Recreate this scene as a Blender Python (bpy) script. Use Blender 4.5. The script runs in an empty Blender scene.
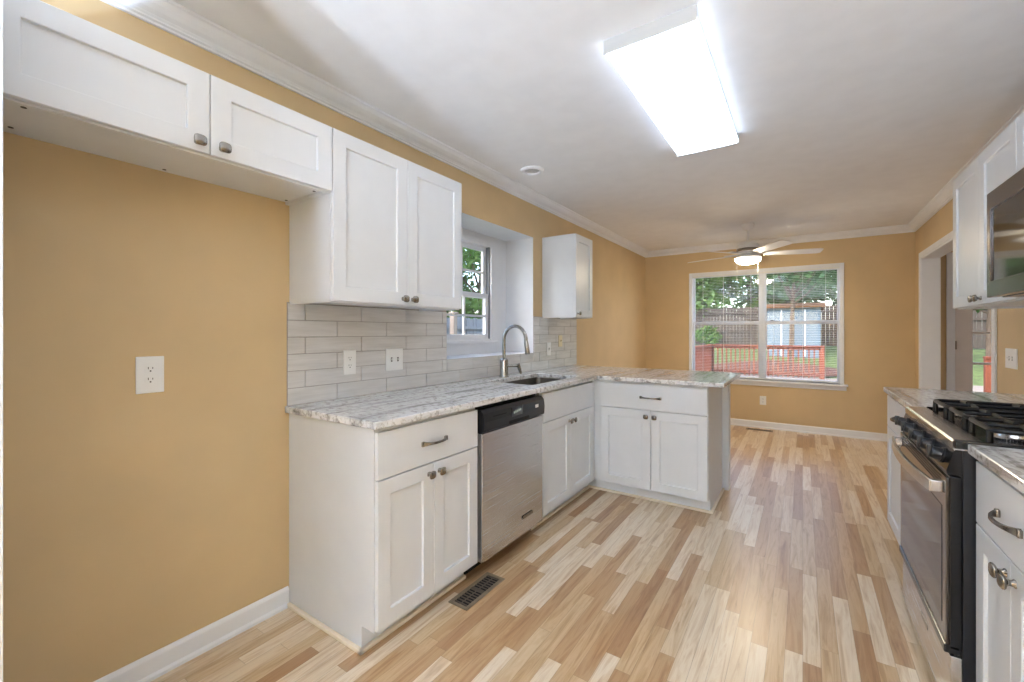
import bpy, bmesh, math, random
from mathutils import Vector, Matrix
random.seed(7)
SC = bpy.context.scene
C = SC.collection
PI = math.pi

# ------------------------------------------------------------------ camera, sky, sun, exposure
TH = 0.5921
cam_d = bpy.data.cameras.new('camera')
cam = bpy.data.objects.new('camera', cam_d)
C.objects.link(cam)
cam.location = (0, 0, 1.2523)
cam.rotation_euler = (PI/2, 0, TH)
cam_d.sensor_fit = 'HORIZONTAL'
cam_d.sensor_width = 36.0
cam_d.lens = 432.26/1024*36
cam_d.shift_y = -(341-331.96)/1024
cam_d.clip_start = 0.02
SC.camera = cam

W = bpy.data.worlds.new('sky')
SC.world = W
W.use_nodes = True
wn = W.node_tree.nodes
wl = W.node_tree.links
wn.clear()
wo = wn.new('ShaderNodeOutputWorld')
wb = wn.new('ShaderNodeBackground')
ws = wn.new('ShaderNodeTexSky')
ws.sky_type = 'NISHITA'
ws.sun_disc = False
ws.sun_elevation = math.radians(52)
ws.sun_rotation = math.radians(200)
ws.air_density = 1.0
ws.dust_density = 2.5
ws.ozone_density = 1.0
wb.inputs['Strength'].default_value = 0.62
wl.new(ws.outputs[0], wb.inputs['Color'])
wl.new(wb.outputs[0], wo.inputs['Surface'])

sun_d = bpy.data.lights.new('sun', 'SUN')
sun_d.energy = 1.4
sun_d.angle = math.radians(3)
sun_d.color = (1, .95, .86)
sun = bpy.data.objects.new('sun', sun_d)
sun.rotation_euler = (0, math.radians(40), math.radians(-5))
C.objects.link(sun)

SC.view_settings.view_transform = 'Standard'
SC.view_settings.look = 'None'
SC.view_settings.gamma = 1
SC.view_settings.use_curve_mapping = False
SC.view_settings.exposure = 0.8
LAMP = 3.0           # fluorescent ceiling fixtures
FANLAMP = 58.0
ADDED_UPLIGHT = 760.0      # unseen uplighters, added to brighten the ceiling

# ------------------------------------------------------------------ room measures
XL, XR, YB, YF, ZC = -1.96, 1.04, 6.50, -6.0, 2.445

# ------------------------------------------------------------------ materials
def lin(c):
    return tuple(((v/255)/12.92 if v/255 <= .04045 else ((v/255+.055)/1.055)**2.4) for v in c) + (1,)

def newmat(name):
    m = bpy.data.materials.new(name)
    m.use_nodes = True
    nt = m.node_tree
    return m, nt, nt.nodes['Principled BSDF']

def setp(b, **k):
    names = {'rough': 'Roughness', 'metal': 'Metallic', 'spec': 'Specular IOR Level', 'coat': 'Coat Weight',
             'coat_rough': 'Coat Roughness', 'trans': 'Transmission Weight', 'aniso': 'Anisotropic'}
    for a, v in k.items():
        b.inputs[names[a]].default_value = v

def N(nt, t, **k):
    n = nt.nodes.new(t)
    for a, v in k.items():
        setattr(n, a, v)
    return n

def math_n(nt, op, a, b=None):
    n = nt.nodes.new('ShaderNodeMath')
    n.operation = op
    for i, v in enumerate((a, b)):
        if v is None:
            continue
        if isinstance(v, (int, float)):
            n.inputs[i].default_value = v
        else:
            nt.links.new(v, n.inputs[i])
    return n.outputs[0]

def ramp(nt, fac, stops):
    r = nt.nodes.new('ShaderNodeValToRGB')
    e = r.color_ramp.elements
    while len(e) < len(stops):
        e.new(0.5)
    for i, (p, c) in enumerate(stops):
        e[i].position = p
        e[i].color = lin(c)
    nt.links.new(fac, r.inputs[0])
    return r.outputs[0]

def coords(nt, scale=(1, 1, 1), loc=(0, 0, 0)):
    t = nt.nodes.new('ShaderNodeTexCoord')
    m = nt.nodes.new('ShaderNodeMapping')
    m.inputs['Scale'].default_value = scale
    m.inputs['Location'].default_value = loc
    nt.links.new(t.outputs['Object'], m.inputs[0])
    return m.outputs[0]

def noise(nt, vec, scale=5, detail=4, rough=.5, dist=0):
    n = nt.nodes.new('ShaderNodeTexNoise')
    n.inputs['Scale'].default_value = scale
    n.inputs['Detail'].default_value = detail
    n.inputs['Roughness'].default_value = rough
    n.inputs['Distortion'].default_value = dist
    nt.links.new(vec, n.inputs['Vector'])
    return n.outputs[0]

def bump(nt, b, h, strength=.1, dist=.002):
    n = nt.nodes.new('ShaderNodeBump')
    n.inputs['Strength'].default_value = strength
    n.inputs['Distance'].default_value = dist
    nt.links.new(h, n.inputs['Height'])
    nt.links.new(n.outputs[0], b.inputs['Normal'])

def plain(name, col, rough=.5, metal=0, var=.03, scale=8, bmp=0, bscale=300, **k):
    """paint-like material: colour with a slight noise variation, optional fine bump"""
    m, nt, b = newmat(name)
    v = coords(nt)
    f = noise(nt, v, scale, 3)
    lo = tuple(max(0, c*(1-var)) for c in col)
    hi = tuple(min(255, c*(1+var)) for c in col)
    nt.links.new(ramp(nt, f, [(.3, lo), (.7, hi)]), b.inputs['Base Color'])
    setp(b, rough=rough, metal=metal, **k)
    if bmp:
        bump(nt, b, noise(nt, v, bscale, 2), bmp, .001)
    return m

def emit(name, col, strength, base=(255, 255, 255)):
    m, nt, b = newmat(name)
    b.inputs['Base Color'].default_value = lin(base)
    b.inputs['Emission Color'].default_value = lin(col)
    b.inputs['Emission Strength'].default_value = strength
    setp(b, rough=.4)
    return m

def glass_mat(name, tint=(255, 255, 255), gloss=.06):
    m = bpy.data.materials.new(name)
    m.use_nodes = True
    nt = m.node_tree
    nt.nodes.clear()
    o = nt.nodes.new('ShaderNodeOutputMaterial')
    t = nt.nodes.new('ShaderNodeBsdfTransparent')
    t.inputs[0].default_value = lin(tint)
    g = nt.nodes.new('ShaderNodeBsdfGlossy')
    g.inputs['Roughness'].default_value = .02
    f = nt.nodes.new('ShaderNodeLayerWeight')
    f.inputs[0].default_value = .5
    mx = nt.nodes.new('ShaderNodeMixShader')
    nt.links.new(math_n(nt, 'ADD', math_n(nt, 'MULTIPLY', math_n(nt, 'POWER', f.outputs['Facing'], 5.0), .9), .035), mx.inputs[0])
    nt.links.new(t.outputs[0], mx.inputs[1])
    nt.links.new(g.outputs[0], mx.inputs[2])
    nt.links.new(mx.outputs[0], o.inputs[0])
    return m

M = {}
M['white'] = plain('cabinet_white', (225, 227, 229), .34, var=.008)
M['trim'] = plain('trim_white', (236, 238, 242), .4, var=.008)
M['wall'] = plain('wall_ochre', (211, 185, 143), .62, var=.02, scale=3, bmp=.08, bscale=160)
M['ceil'] = plain('ceiling_white', (240, 240, 240), .8, var=.01, bmp=.05, bscale=120)
M['cream'] = plain('shoe_cream', (240, 226, 204), .45, var=.02)
M['grout'] = plain('grout', (168, 162, 158), .8, var=.03, scale=60)
M['plastic'] = plain('plate_white', (240, 240, 238), .35, var=.005)
M['ivory'] = plain('plate_ivory', (226, 214, 180), .35, var=.005)
M['slot'] = plain('slot_dark', (70, 68, 66), .6, var=.02)
M['black'] = plain('black_enamel', (12, 12, 14), .2, var=.05)
M['blackplastic'] = plain('black_plastic', (20, 21, 25), .3, var=.05)
M['blackside'] = plain('black_side_panel', (20, 22, 29), .5, var=.04)
M['iron'] = plain('cast_iron', (9, 9, 11), .38, var=.08, bmp=.15, bscale=400)
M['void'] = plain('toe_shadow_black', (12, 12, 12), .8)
M['nickel'] = plain('brushed_nickel', (150, 145, 138), .26, 1, var=.04, scale=40)
M['faucet'] = plain('faucet_steel', (170, 170, 168), .27, 1, var=.04, scale=60)
M['glass'] = glass_mat('window_glass')
M['darkglass'] = plain('dark_glass', (14, 12, 11), .06, var=.05, spec=.9)
M['bronze'] = plain('vent_bronze', (150, 134, 112), .45, .5, var=.06, scale=30)
M['ventdark'] = plain('vent_dark', (92, 80, 68), .6, var=.1)
M['added_dome'] = emit('added_dome_glow', (232, 238, 250), 22.0)  # unseen light added for the adjoining room
M['track'] = plain('window_track', (128, 130, 132), .5)
M['endcap'] = plain('lamp_end_cap', (196, 196, 194), .45, var=.01)
M['lens'] = emit('lamp_lens', (210, 229, 255), LAMP)
M['added_uplight'] = emit('added_uplight_glow', (205, 226, 255), ADDED_UPLIGHT)
M['globe'] = emit('fan_globe', (255, 238, 208), FANLAMP)
M['display'] = emit('display_glow', (200, 210, 190), .35, (20, 22, 20))
M['grey'] = plain('speaker_grey', (186, 186, 184), .7, var=.1, scale=300)
M['slat'] = plain('blind_slat', (238, 237, 232), .5, var=.01)
M['fanwhite'] = plain('fan_white', (234, 232, 228), .35, var=.01)
M['doorpaint'] = plain('door_paint', (226, 216, 208), .45, var=.01)
M['hedge'] = M['void']

# stainless, brushed
def steel(name, col, rough, axis):
    m, nt, b = newmat(name)
    sc = {'y': (300, 3, 300), 'x': (3, 300, 300), 'z': (300, 300, 3)}[axis]
    v = coords(nt, sc)
    f = noise(nt, v, 1, 3, .6)
    nt.links.new(ramp(nt, f, [(.2, tuple(c*.975 for c in col)), (.8, tuple(min(255, c*1.02) for c in col))]), b.inputs['Base Color'])
    setp(b, rough=rough, metal=1)
    r = nt.nodes.new('ShaderNodeMapRange')
    r.inputs[3].default_value = rough-.05
    r.inputs[4].default_value = rough+.08
    nt.links.new(f, r.inputs[0])
    nt.links.new(r.outputs[0], b.inputs['Roughness'])
    bump(nt, b, f, .04, .0005)
    return m
M['steel'] = steel('stainless_steel', (206, 204, 202), .24, 'y')
M['steeldark'] = steel('stainless_darkened', (104, 98, 94), .14, 'y')  # darkened copy of the steel, dark reflections put into its colour
M['steelsink'] = steel('sink_steel', (120, 116, 110), .35, 'y')

# granite with long drifting veins
def granite():
    m, nt, b = newmat('granite_veined')
    v0 = coords(nt)
    w = noise(nt, v0, 2.2, 3, .5)
    add = N(nt, 'ShaderNodeVectorMath', operation='MULTIPLY_ADD')
    cr = N(nt, 'ShaderNodeCombineXYZ')
    nt.links.new(w, cr.inputs[0]); nt.links.new(w, cr.inputs[1]); nt.links.new(w, cr.inputs[2])
    nt.links.new(cr.outputs[0], add.inputs[0])
    add.inputs[1].default_value = (.09, .04, .09)
    nt.links.new(v0, add.inputs[2])
    mp = N(nt, 'ShaderNodeMapping')
    mp.inputs['Scale'].default_value = (15, .9, 15)
    mp.inputs['Rotation'].default_value = (0, 0, .12)
    nt.links.new(add.outputs[0], mp.inputs[0])
    vein = noise(nt, mp.outputs[0], 1.0, 6, .62)
    mott = noise(nt, v0, 42, 5, .65)
    base = ramp(nt, vein, [(.28, (120, 116, 114)), (.38, (176, 174, 172)), (.46, (226, 225, 223)), (.57, (238, 237, 235)), (.64, (200, 200, 200)), (.72, (150, 144, 138))])
    sp = ramp(nt, mott, [(.33, (96, 82, 70)), (.42, (200, 194, 186)), (.5, (255, 255, 255))])
    mx = N(nt, 'ShaderNodeMix', data_type='RGBA', blend_type='MULTIPLY')
    mx.inputs[0].default_value = .6
    nt.links.new(base, mx.inputs[6]); nt.links.new(sp, mx.inputs[7])
    nt.links.new(mx.outputs[2], b.inputs['Base Color'])
    setp(b, rough=.13, spec=.55)
    return m
M['granite'] = granite()

# glazed tile, colour differs a little per tile region
def tile():
    m, nt, b = newmat('backsplash_tile')
    v = coords(nt, (4, 1.2, 14))
    f = noise(nt, v, 3, 4, .6)
    nt.links.new(ramp(nt, f, [(.3, (204, 201, 198)), (.7, (222, 220, 218))]), b.inputs['Base Color'])
    setp(b, rough=.16, spec=.5)
    bump(nt, b, noise(nt, coords(nt, (1, 6, 20)), 2, 2), .06, .002)
    return m
M['tile'] = tile()

# oak strip floor
def floor_mat():
    m, nt, b = newmat('oak_strip_floor')
    t = N(nt, 'ShaderNodeTexCoord')
    s = N(nt, 'ShaderNodeSeparateXYZ')
    nt.links.new(t.outputs['Object'], s.inputs[0])
    WID, LEN = .058, .72
    u = math_n(nt, 'DIVIDE', s.outputs[0], WID)
    row = math_n(nt, 'FLOOR', u)
    wr = N(nt, 'ShaderNodeTexWhiteNoise', noise_dimensions='1D')
    nt.links.new(row, wr.inputs['W'])
    off = math_n(nt, 'MULTIPLY', wr.outputs[0], 7.3)
    vv = math_n(nt, 'ADD', math_n(nt, 'DIVIDE', s.outputs[1], LEN), off)
    col = math_n(nt, 'FLOOR', vv)
    cx = N(nt, 'ShaderNodeCombineXYZ')
    nt.links.new(row, cx.inputs[0]); nt.links.new(col, cx.inputs[1])
    wn2 = N(nt, 'ShaderNodeTexWhiteNoise', noise_dimensions='2D')
    nt.links.new(cx.outputs[0], wn2.inputs['Vector'])
    rnd = wn2.outputs[0]
    tone = ramp(nt, rnd, [(0, (180, 142, 104)), (.18, (195, 160, 120)), (.38, (207, 177, 138)), (.52, (214, 190, 154)), (.62, (228, 210, 184)), (1, (236, 222, 201))])
    # grain, shifted per plank
    sh = N(nt, 'ShaderNodeCombineXYZ')
    nt.links.new(math_n(nt, 'MULTIPLY', rnd, 37.0), sh.inputs[0])
    nt.links.new(math_n(nt, 'MULTIPLY', rnd, 91.0), sh.inputs[1])
    va = N(nt, 'ShaderNodeVectorMath', operation='ADD')
    nt.links.new(t.outputs['Object'], va.inputs[0]); nt.links.new(sh.outputs[0], va.inputs[1])
    mp = N(nt, 'ShaderNodeMapping')
    mp.inputs['Scale'].default_value = (22, 1.6, 1)
    nt.links.new(va.outputs[0], mp.inputs[0])
    g = noise(nt, mp.outputs[0], 1.6, 6, .6, 1.2)
    grain = ramp(nt, g, [(.26, (186, 156, 126)), (.42, (232, 216, 196)), (.56, (255, 252, 248)), (.74, (222, 200, 174))])
    mx = N(nt, 'ShaderNodeMix', data_type='RGBA', blend_type='MULTIPLY')
    mx.inputs[0].default_value = .8
    nt.links.new(tone, mx.inputs[6]); nt.links.new(grain, mx.inputs[7])
    # seams
    fu = math_n(nt, 'FRACT', u)
    fv = math_n(nt, 'FRACT', vv)
    eu = math_n(nt, 'MINIMUM', fu, math_n(nt, 'SUBTRACT', 1.0, fu))
    ev = math_n(nt, 'MINIMUM', fv, math_n(nt, 'SUBTRACT', 1.0, fv))
    su = math_n(nt, 'LESS_THAN', eu, .014)
    sv = math_n(nt, 'LESS_THAN', ev, .0012)
    seam = math_n(nt, 'MAXIMUM', su, sv)
    mx2 = N(nt, 'ShaderNodeMix', data_type='RGBA', blend_type='MIX')
    nt.links.new(math_n(nt, 'MULTIPLY', seam, .45), mx2.inputs[0])
    nt.links.new(mx.outputs[2], mx2.inputs[6])
    mx2.inputs[7].default_value = lin((128, 92, 60))
    nt.links.new(mx2.outputs[2], b.inputs['Base Color'])
    rr = N(nt, 'ShaderNodeMapRange')
    rr.inputs[3].default_value = .26; rr.inputs[4].default_value = .4
    nt.links.new(noise(nt, t.outputs['Object'], 4, 4), rr.inputs[0])
    nt.links.new(rr.outputs[0], b.inputs['Roughness'])
    setp(b, spec=.5, coat=.4, coat_rough=.28)
    bump(nt, b, math_n(nt, 'SUBTRACT', g, math_n(nt, 'MULTIPLY', seam, .6)), .06, .002)
    return m
M['floor'] = floor_mat()

def woodish(name, lo, hi, scale=(30, 30, 2), rough=.7):
    m, nt, b = newmat(name)
    f = noise(nt, coords(nt, scale), 1, 5, .6, .8)
    nt.links.new(ramp(nt, f, [(.3, lo), (.7, hi)]), b.inputs['Base Color'])
    setp(b, rough=rough)
    return m
M['fence'] = woodish('fence_board', (54, 46, 40), (86, 76, 66), (6, 6, 1))
M['greyfence'] = woodish('grey_fence', (92, 96, 102), (122, 126, 132), (6, 6, 1))
M['redwood'] = woodish('deck_rail_red', (112, 56, 34), (142, 78, 52))
M['deck'] = woodish('deck_boards', (118, 106, 96), (146, 134, 122), (2, 20, 2))
M['bark'] = woodish('tree_bark', (66, 54, 44), (112, 96, 80), (12, 12, 3), .9)
M['blueside'] = plain('shed_blue', (100, 120, 132), .6, var=.03)
M['roofbrown'] = plain('shed_roof', (116, 80, 50), .8, var=.12, scale=20)
M['grass'] = plain('lawn_grass', (80, 94, 50), .9, var=.25, scale=6)
M['mulch'] = plain('mulch_red', (78, 52, 40), .95, var=.35, scale=14, bmp=.6, bscale=30)

def leaf(name, lo, hi):
    m, nt, b = newmat(name)
    f = noise(nt, coords(nt), 1.7, 3, .6)
    c = ramp(nt, f, [(.3, lo), (.7, hi)])
    nt.links.new(c, b.inputs['Base Color'])
    setp(b, rough=.5)
    tr = N(nt, 'ShaderNodeBsdfTranslucent')
    nt.links.new(c, tr.inputs[0])
    mx = N(nt, 'ShaderNodeMixShader')
    mx.inputs[0].default_value = .4
    o = [n for n in nt.nodes if n.type == 'OUTPUT_MATERIAL'][0]
    nt.links.new(b.outputs[0], mx.inputs[1]); nt.links.new(tr.outputs[0], mx.inputs[2])
    nt.links.new(mx.outputs[0], o.inputs['Surface'])
    return m
M['leaf_a'] = leaf('leaves_bright', (64, 100, 40), (112, 148, 72))
M['leaf_b'] = leaf('leaves_mid', (40, 76, 36), (78, 118, 62))
M['leaf_c'] = leaf('leaves_dark', (26, 52, 30), (56, 90, 54))

# ------------------------------------------------------------------ mesh helpers
ORIGIN = {}

class MB:
    def __init__(self, mp=None):
        self.bm = bmesh.new()
        self.mp = mp or (lambda a, b, c: (a, b, c))
        self.mi = 0

    def _v(self, p):
        return self.bm.verts.new(self.mp(*p))

    def _f(self, vs):
        try:
            f = self.bm.faces.new(vs)
            f.material_index = self.mi
            return f
        except ValueError:
            return None

    def box(self, a0, a1, b0, b1, c0, c1, bev=0):
        v = [self._v(p) for p in ((a0, b0, c0), (a1, b0, c0), (a1, b1, c0), (a0, b1, c0), (a0, b0, c1), (a1, b0, c1), (a1, b1, c1), (a0, b1, c1))]
        fs = [self._f([v[i] for i in q]) for q in ((3, 2, 1, 0), (4, 5, 6, 7), (0, 1, 5, 4), (1, 2, 6, 5), (2, 3, 7, 6), (3, 0, 4, 7))]
        if bev:
            es = list({e for f in fs for e in f.edges})
            bmesh.ops.recalc_face_normals(self.bm, faces=fs)
            r = bmesh.ops.bevel(self.bm, geom=es, offset=bev, segments=2, profile=.5, affect='EDGES', clamp_overlap=True)
            for f in r['faces']:
                f.material_index = self.mi
        return self

    def rings(self, rings, cap0=True, cap1=True, closed=True):
        R = [[self._v(p) for p in r] for r in rings]
        n = len(R[0])
        for a, b in zip(R, R[1:]):
            for i in range(n if closed else n-1):
                j = (i+1) % n
                self._f([a[i], a[j], b[j], b[i]])
        if cap0:
            self._f(list(reversed(R[0])))
        if cap1:
            self._f(R[-1])
        return self

    def prism(self, pts, k, c0, c1):
        """2-D polygon extruded along axis k (0,1,2); pts give the other two axes in order"""
        def P(p, c):
            q = list(p); q.insert(k, c); return tuple(q)
        return self.rings([[P(p, c0) for p in pts], [P(p, c1) for p in pts]])

    def tube(self, path, r, n=10):
        path = [Vector(p) for p in path]
        rs = r if isinstance(r, (list, tuple)) else [r]*len(path)
        rings = []
        up = None
        for i, p in enumerate(path):
            t = (path[min(i+1, len(path)-1)] - path[max(i-1, 0)]).normalized()
            if up is None:
                up = Vector((0, 0, 1)) if abs(t.z) < .9 else Vector((1, 0, 0))
            a = (up - t*up.dot(t)).normalized()
            up = a
            b = t.cross(a)
            rings.append([tuple(p + (a*math.cos(2*PI*k/n) + b*math.sin(2*PI*k/n))*rs[i]) for k in range(n)])
        return self.rings(rings)

    def lathe(self, prof, c=(0, 0, 0), axis='z', n=24):
        """prof: list of (radius, height)"""
        rings = []
        for r, h in prof:
            r = max(r, 1e-5)
            ring = []
            for k in range(n):
                a = 2*PI*k/n
                x, y = r*math.cos(a), r*math.sin(a)
                ring.append({'z': (c[0]+x, c[1]+y, c[2]+h), 'x': (c[0]+h, c[1]+x, c[2]+y), 'y': (c[0]+x, c[1]+h, c[2]+y)}[axis])
            rings.append(ring)
        return self.rings(rings)

    def cells(self, xs, ys, inc, c0, c1, k=2):
        """grid slab with missing cells; axis k is the thickness"""
        def P(a, b, c):
            q = [a, b]; q.insert(k, c); return tuple(q)
        V = {}
        def g(i, j, s):
            if (i, j, s) not in V:
                V[(i, j, s)] = self._v(P(xs[i], ys[j], (c0, c1)[s]))
            return V[(i, j, s)]
        nx, ny = len(xs)-1, len(ys)-1
        on = lambda i, j: 0 <= i < nx and 0 <= j < ny and inc(i, j)
        for i in range(nx):
            for j in range(ny):
                if not on(i, j):
                    continue
                self._f([g(i, j, 1), g(i+1, j, 1), g(i+1, j+1, 1), g(i, j+1, 1)])
                self._f([g(i, j+1, 0), g(i+1, j+1, 0), g(i+1, j, 0), g(i, j, 0)])
                if not on(i-1, j): self._f([g(i, j, 0), g(i, j, 1), g(i, j+1, 1), g(i, j+1, 0)])
                if not on(i+1, j): self._f([g(i+1, j, 0), g(i+1, j+1, 0), g(i+1, j+1, 1), g(i+1, j, 1)])
                if not on(i, j-1): self._f([g(i, j, 0), g(i+1, j, 0), g(i+1, j, 1), g(i, j, 1)])
                if not on(i, j+1): self._f([g(i, j+1, 0), g(i, j+1, 1), g(i+1, j+1, 1), g(i+1, j+1, 0)])
        return self

    def shaker(self, u0, u1, z0, z1, w0, t=.019, stile=.06, b=.0015, rec=.009):
        """door with a recessed centre panel: u across, w outwards, z up"""
        def R(i, w):
            return [(u0+i, w, z0+i), (u1-i, w, z0+i), (u1-i, w, z1-i), (u0+i, w, z1-i)]
        self.rings([R(0, w0), R(0, w0+t-b), R(b, w0+t), R(stile, w0+t), R(stile+.0025, w0+t-.001), R(stile+.004, w0+t-rec), R(stile+.006, w0+t-rec-.001)])
        return self

    def build(self, name, mats, parent=None, origin=None, smooth=False, bevel=0, hard=40):
        bm = self.bm
        bmesh.ops.recalc_face_normals(bm, faces=bm.faces[:])
        if parent is not None:
            o0 = ORIGIN[parent]
        elif origin is not None:
            o0 = Vector(origin)
        else:
            xs = [v.co for v in bm.verts]
            lo = Vector([min(v[i] for v in xs) for i in range(3)])
            hi = Vector([max(v[i] for v in xs) for i in range(3)])
            o0 = Vector(((lo.x+hi.x)/2, (lo.y+hi.y)/2, lo.z))
        bmesh.ops.translate(bm, verts=bm.verts[:], vec=-o0)
        me = bpy.data.meshes.new(name)
        bm.to_mesh(me)
        bm.free()
        if not isinstance(mats, (list, tuple)):
            mats = [mats]
        for m in mats:
            me.materials.append(m)
        o = bpy.data.objects.new(name, me)
        C.objects.link(o)
        if parent is not None:
            o.parent = parent
        else:
            o.location = o0
        ORIGIN[o] = o0
        if smooth:
            for p in me.polygons:
                p.use_smooth = True
            try:
                me.set_sharp_from_angle(angle=math.radians(hard))
            except Exception:
                pass
        if bevel:
            md = o.modifiers.new('bevel', 'BEVEL')
            md.width = bevel
            md.segments = 3
            md.limit_method = 'ANGLE'
            md.angle_limit = math.radians(40)
        return o

def thing(name, loc, label, cat, group=None):
    o = bpy.data.objects.new(name, None)
    C.objects.link(o)
    o.location = loc
    o.empty_display_size = .05
    ORIGIN[o] = Vector(loc)
    return tag(o, label, cat, group)

def tag(o, label, cat, group=None):
    o['label'] = label
    o['category'] = cat
    if group:
        o['group'] = group
    return o

def struct(o):
    o['kind'] = 'structure'
    return o

def root_struct(name, loc):
    o = bpy.data.objects.new(name, None)
    C.objects.link(o)
    o.location = loc
    ORIGIN[o] = Vector(loc)
    return struct(o)

ML = lambda u, w, z: (XL + w, u, z)          # units on the left wall: u = Y, w out of the wall
PB = 3.775
MP = lambda u, w, z: (u, PB - w, z)          # peninsula units, facing the camera
MR = lambda u, w, z: (XR - w, u, z)          # units on the right wall

# ------------------------------------------------------------------ room shell
struct(MB().box(XL-.4, 5.2, YF-.2, YB+.16, -.12, 0).build('floor', M['floor'], origin=(0, 0, 0)))
struct(MB().box(XL-.5, 5.3, YF-.2, YB+.16, ZC, ZC+.15).build('ceiling', M['ceil']))
# left wall with a deep window recess
RY0, RY1, RZ0, RZ1, RX = 2.13, 3.245, 1.07, 2.08, -2.25
def wall_faces(o, box_, mi=1):
    """faces of the opening's reveal take the white trim material"""
    (a0, a1), (b0, b1) = box_[1], box_[2]
    return o
mb = MB()
mb.cells([YF, RY0, RY1, YB], [0, RZ0, RZ1, ZC], lambda i, j: not (i == 1 and j == 1), RX-.08, XL, k=0)
for f in mb.bm.faces:
    c = f.calc_center_median()
    if abs(f.normal.x) < .5 or True:
        f.normal_update()
        if abs(f.normal.x) < .5 and RY0-.01 < c.y < RY1+.01 and RZ0-.01 < c.z < RZ1+.01:
            f.material_index = 1
struct(mb.build('wall_left', [M['wall'], M['trim']], origin=(0, 0, 0)))
WY0, WY1, WZ0, WZ1 = 2.355, 3.005, 1.195, 1.985          # sink window opening
struct(MB().cells([RY0, WY0, WY1, RY1], [RZ0, WZ0, WZ1, RZ1], lambda i, j: not (i == 1 and j == 1), RX-.08, RX, k=0).build('wall_recess', M['trim'], origin=(0, 0, 0)))
# back wall: dining window and, in the next room, the glazed door
BX0, BX1, BZ0, BZ1 = -1.31, .382, .625, 2.052
DX0, DX1, DZ1 = 1.355, 2.125, 2.04
struct(MB().cells([XL-.3, BX0, BX1, DX0, DX1, 5.2], [0, BZ0, BZ1, ZC],
       lambda i, j: not ((i == 1 and j == 1) or (i == 3 and j < 2)), YB, YB+.15, k=1).build('wall_back', M['wall'], origin=(0, 0, 0)))
# right wall with a wide cased opening
OY0, OY1, OZ1 = 4.11, 6.20, 2.035
struct(MB().cells([YF, OY0, OY1, YB], [0, OZ1, ZC], lambda i, j: not (i == 1 and j == 0), XR, XR+.14, k=0).build('wall_right', M['wall'], origin=(0, 0, 0)))
# wall behind the camera, and the far side of the adjoining room
struct(MB().cells([XL-.3, -1.2, .5, 5.2], [0, .75, 2.05, ZC], lambda i, j: not (i == 1 and j == 1), YF-.15, YF, k=1).build('wall_front', M['wall'], origin=(0, 0, 0)))
struct(MB().box(5.05, 5.2, 2.4, YB, 0, ZC).build('wall_side', M['wall'], origin=(0, 0, 0)))
struct(MB().box(XR+.14, 5.2, 2.4, 2.52, 0, ZC).build('wall_partition', M['wall'], origin=(0, 0, 0)))

# casing of the opening and its white jambs
t = root_struct('trim_1', (XR, 5.15, 0))
cw, ct = .055, .014
mb = MB()
mb.box(XR-ct, XR, OY0-cw, OY0, 0, OZ1+cw, .003)
mb.box(XR-ct, XR, OY1, OY1+cw, 0, OZ1+cw, .003)
mb.box(XR-ct, XR, OY0, OY1, OZ1, OZ1+cw, .003)
mb.build('casing', M['trim'], t)
mb = MB()
mb.box(XR-.004, XR+.144, OY0-.002, OY0+.012, 0, OZ1-.012)
mb.box(XR-.004, XR+.144, OY1-.012, OY1+.002, 0, OZ1-.012)
mb.box(XR-.004, XR+.144, OY0, OY1, OZ1-.012, OZ1+.002)
mb.build('jamb', M['trim'], t)

# crown moulding
def crown(name, seg):
    """profile in (out of the wall, down from the ceiling)"""
    prof = [(0, 0), (.078, 0), (.078, .010), (.070, .014), (.060, .030), (.044, .044), (.028, .052), (.020, .060), (.020, .066), (.012, .070), (.012, .078), (0, .078)]
    mb = MB()
    (mapf, a, b) = seg
    mb.rings([[mapf(w, a + s0*w*ka, d) for (w, d) in prof] for (a, ka, s0) in (a, b)])
    return struct(mb.build(name, M['trim'], origin=(0, 0, 0)))
crown('trim_2', (lambda w, u, d: (XL+w, u, ZC-d), (YF, 0, 0), (YB, 1, -1)))
crown('trim_3', (lambda w, u, d: (u, YB-w, ZC-d), (XL, 1, 1), (XR, 1, -1)))
crown('trim_4', (lambda w, u, d: (XR-w, u, ZC-d), (YF, 0, 0), (YB, 1, -1)))

# baseboards with a shoe
def base(name, mapf, a, b):
    prof = [(0, 0), (.022, 0), (.022, .012), (.013, .02), (.013, .075), (.009, .083), (.005, .088), (0, .088)]
    mb = MB()
    mb.rings([[mapf(u, w, z) for (w, z) in prof] for u in (a, b)])
    return struct(mb.build(name, M['trim'], origin=(0, 0, 0)))
base('baseboard_left', ML, .1475, 1.071)
base('baseboard_left_far', ML, 3.87, YB)
base('baseboard_back', lambda u, w, z: (u, YB-w, z), XL+.022, XR-.022)
base('baseboard_right', MR, OY1+.056, YB-.022)
base('baseboard_right_near', MR, 3.52, OY0-.056)
base('baseboard_side', lambda u, w, z: (u, YB-w, z), XR+.14, DX0-.07)

# ------------------------------------------------------------------ windows and glazed door
def hung_window(name, A, B, z0, z1, zm, mp, cas, cols, blank_w, sash=.035, cas_sill=True, proud=.015, rows=2):
    pass

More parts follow.
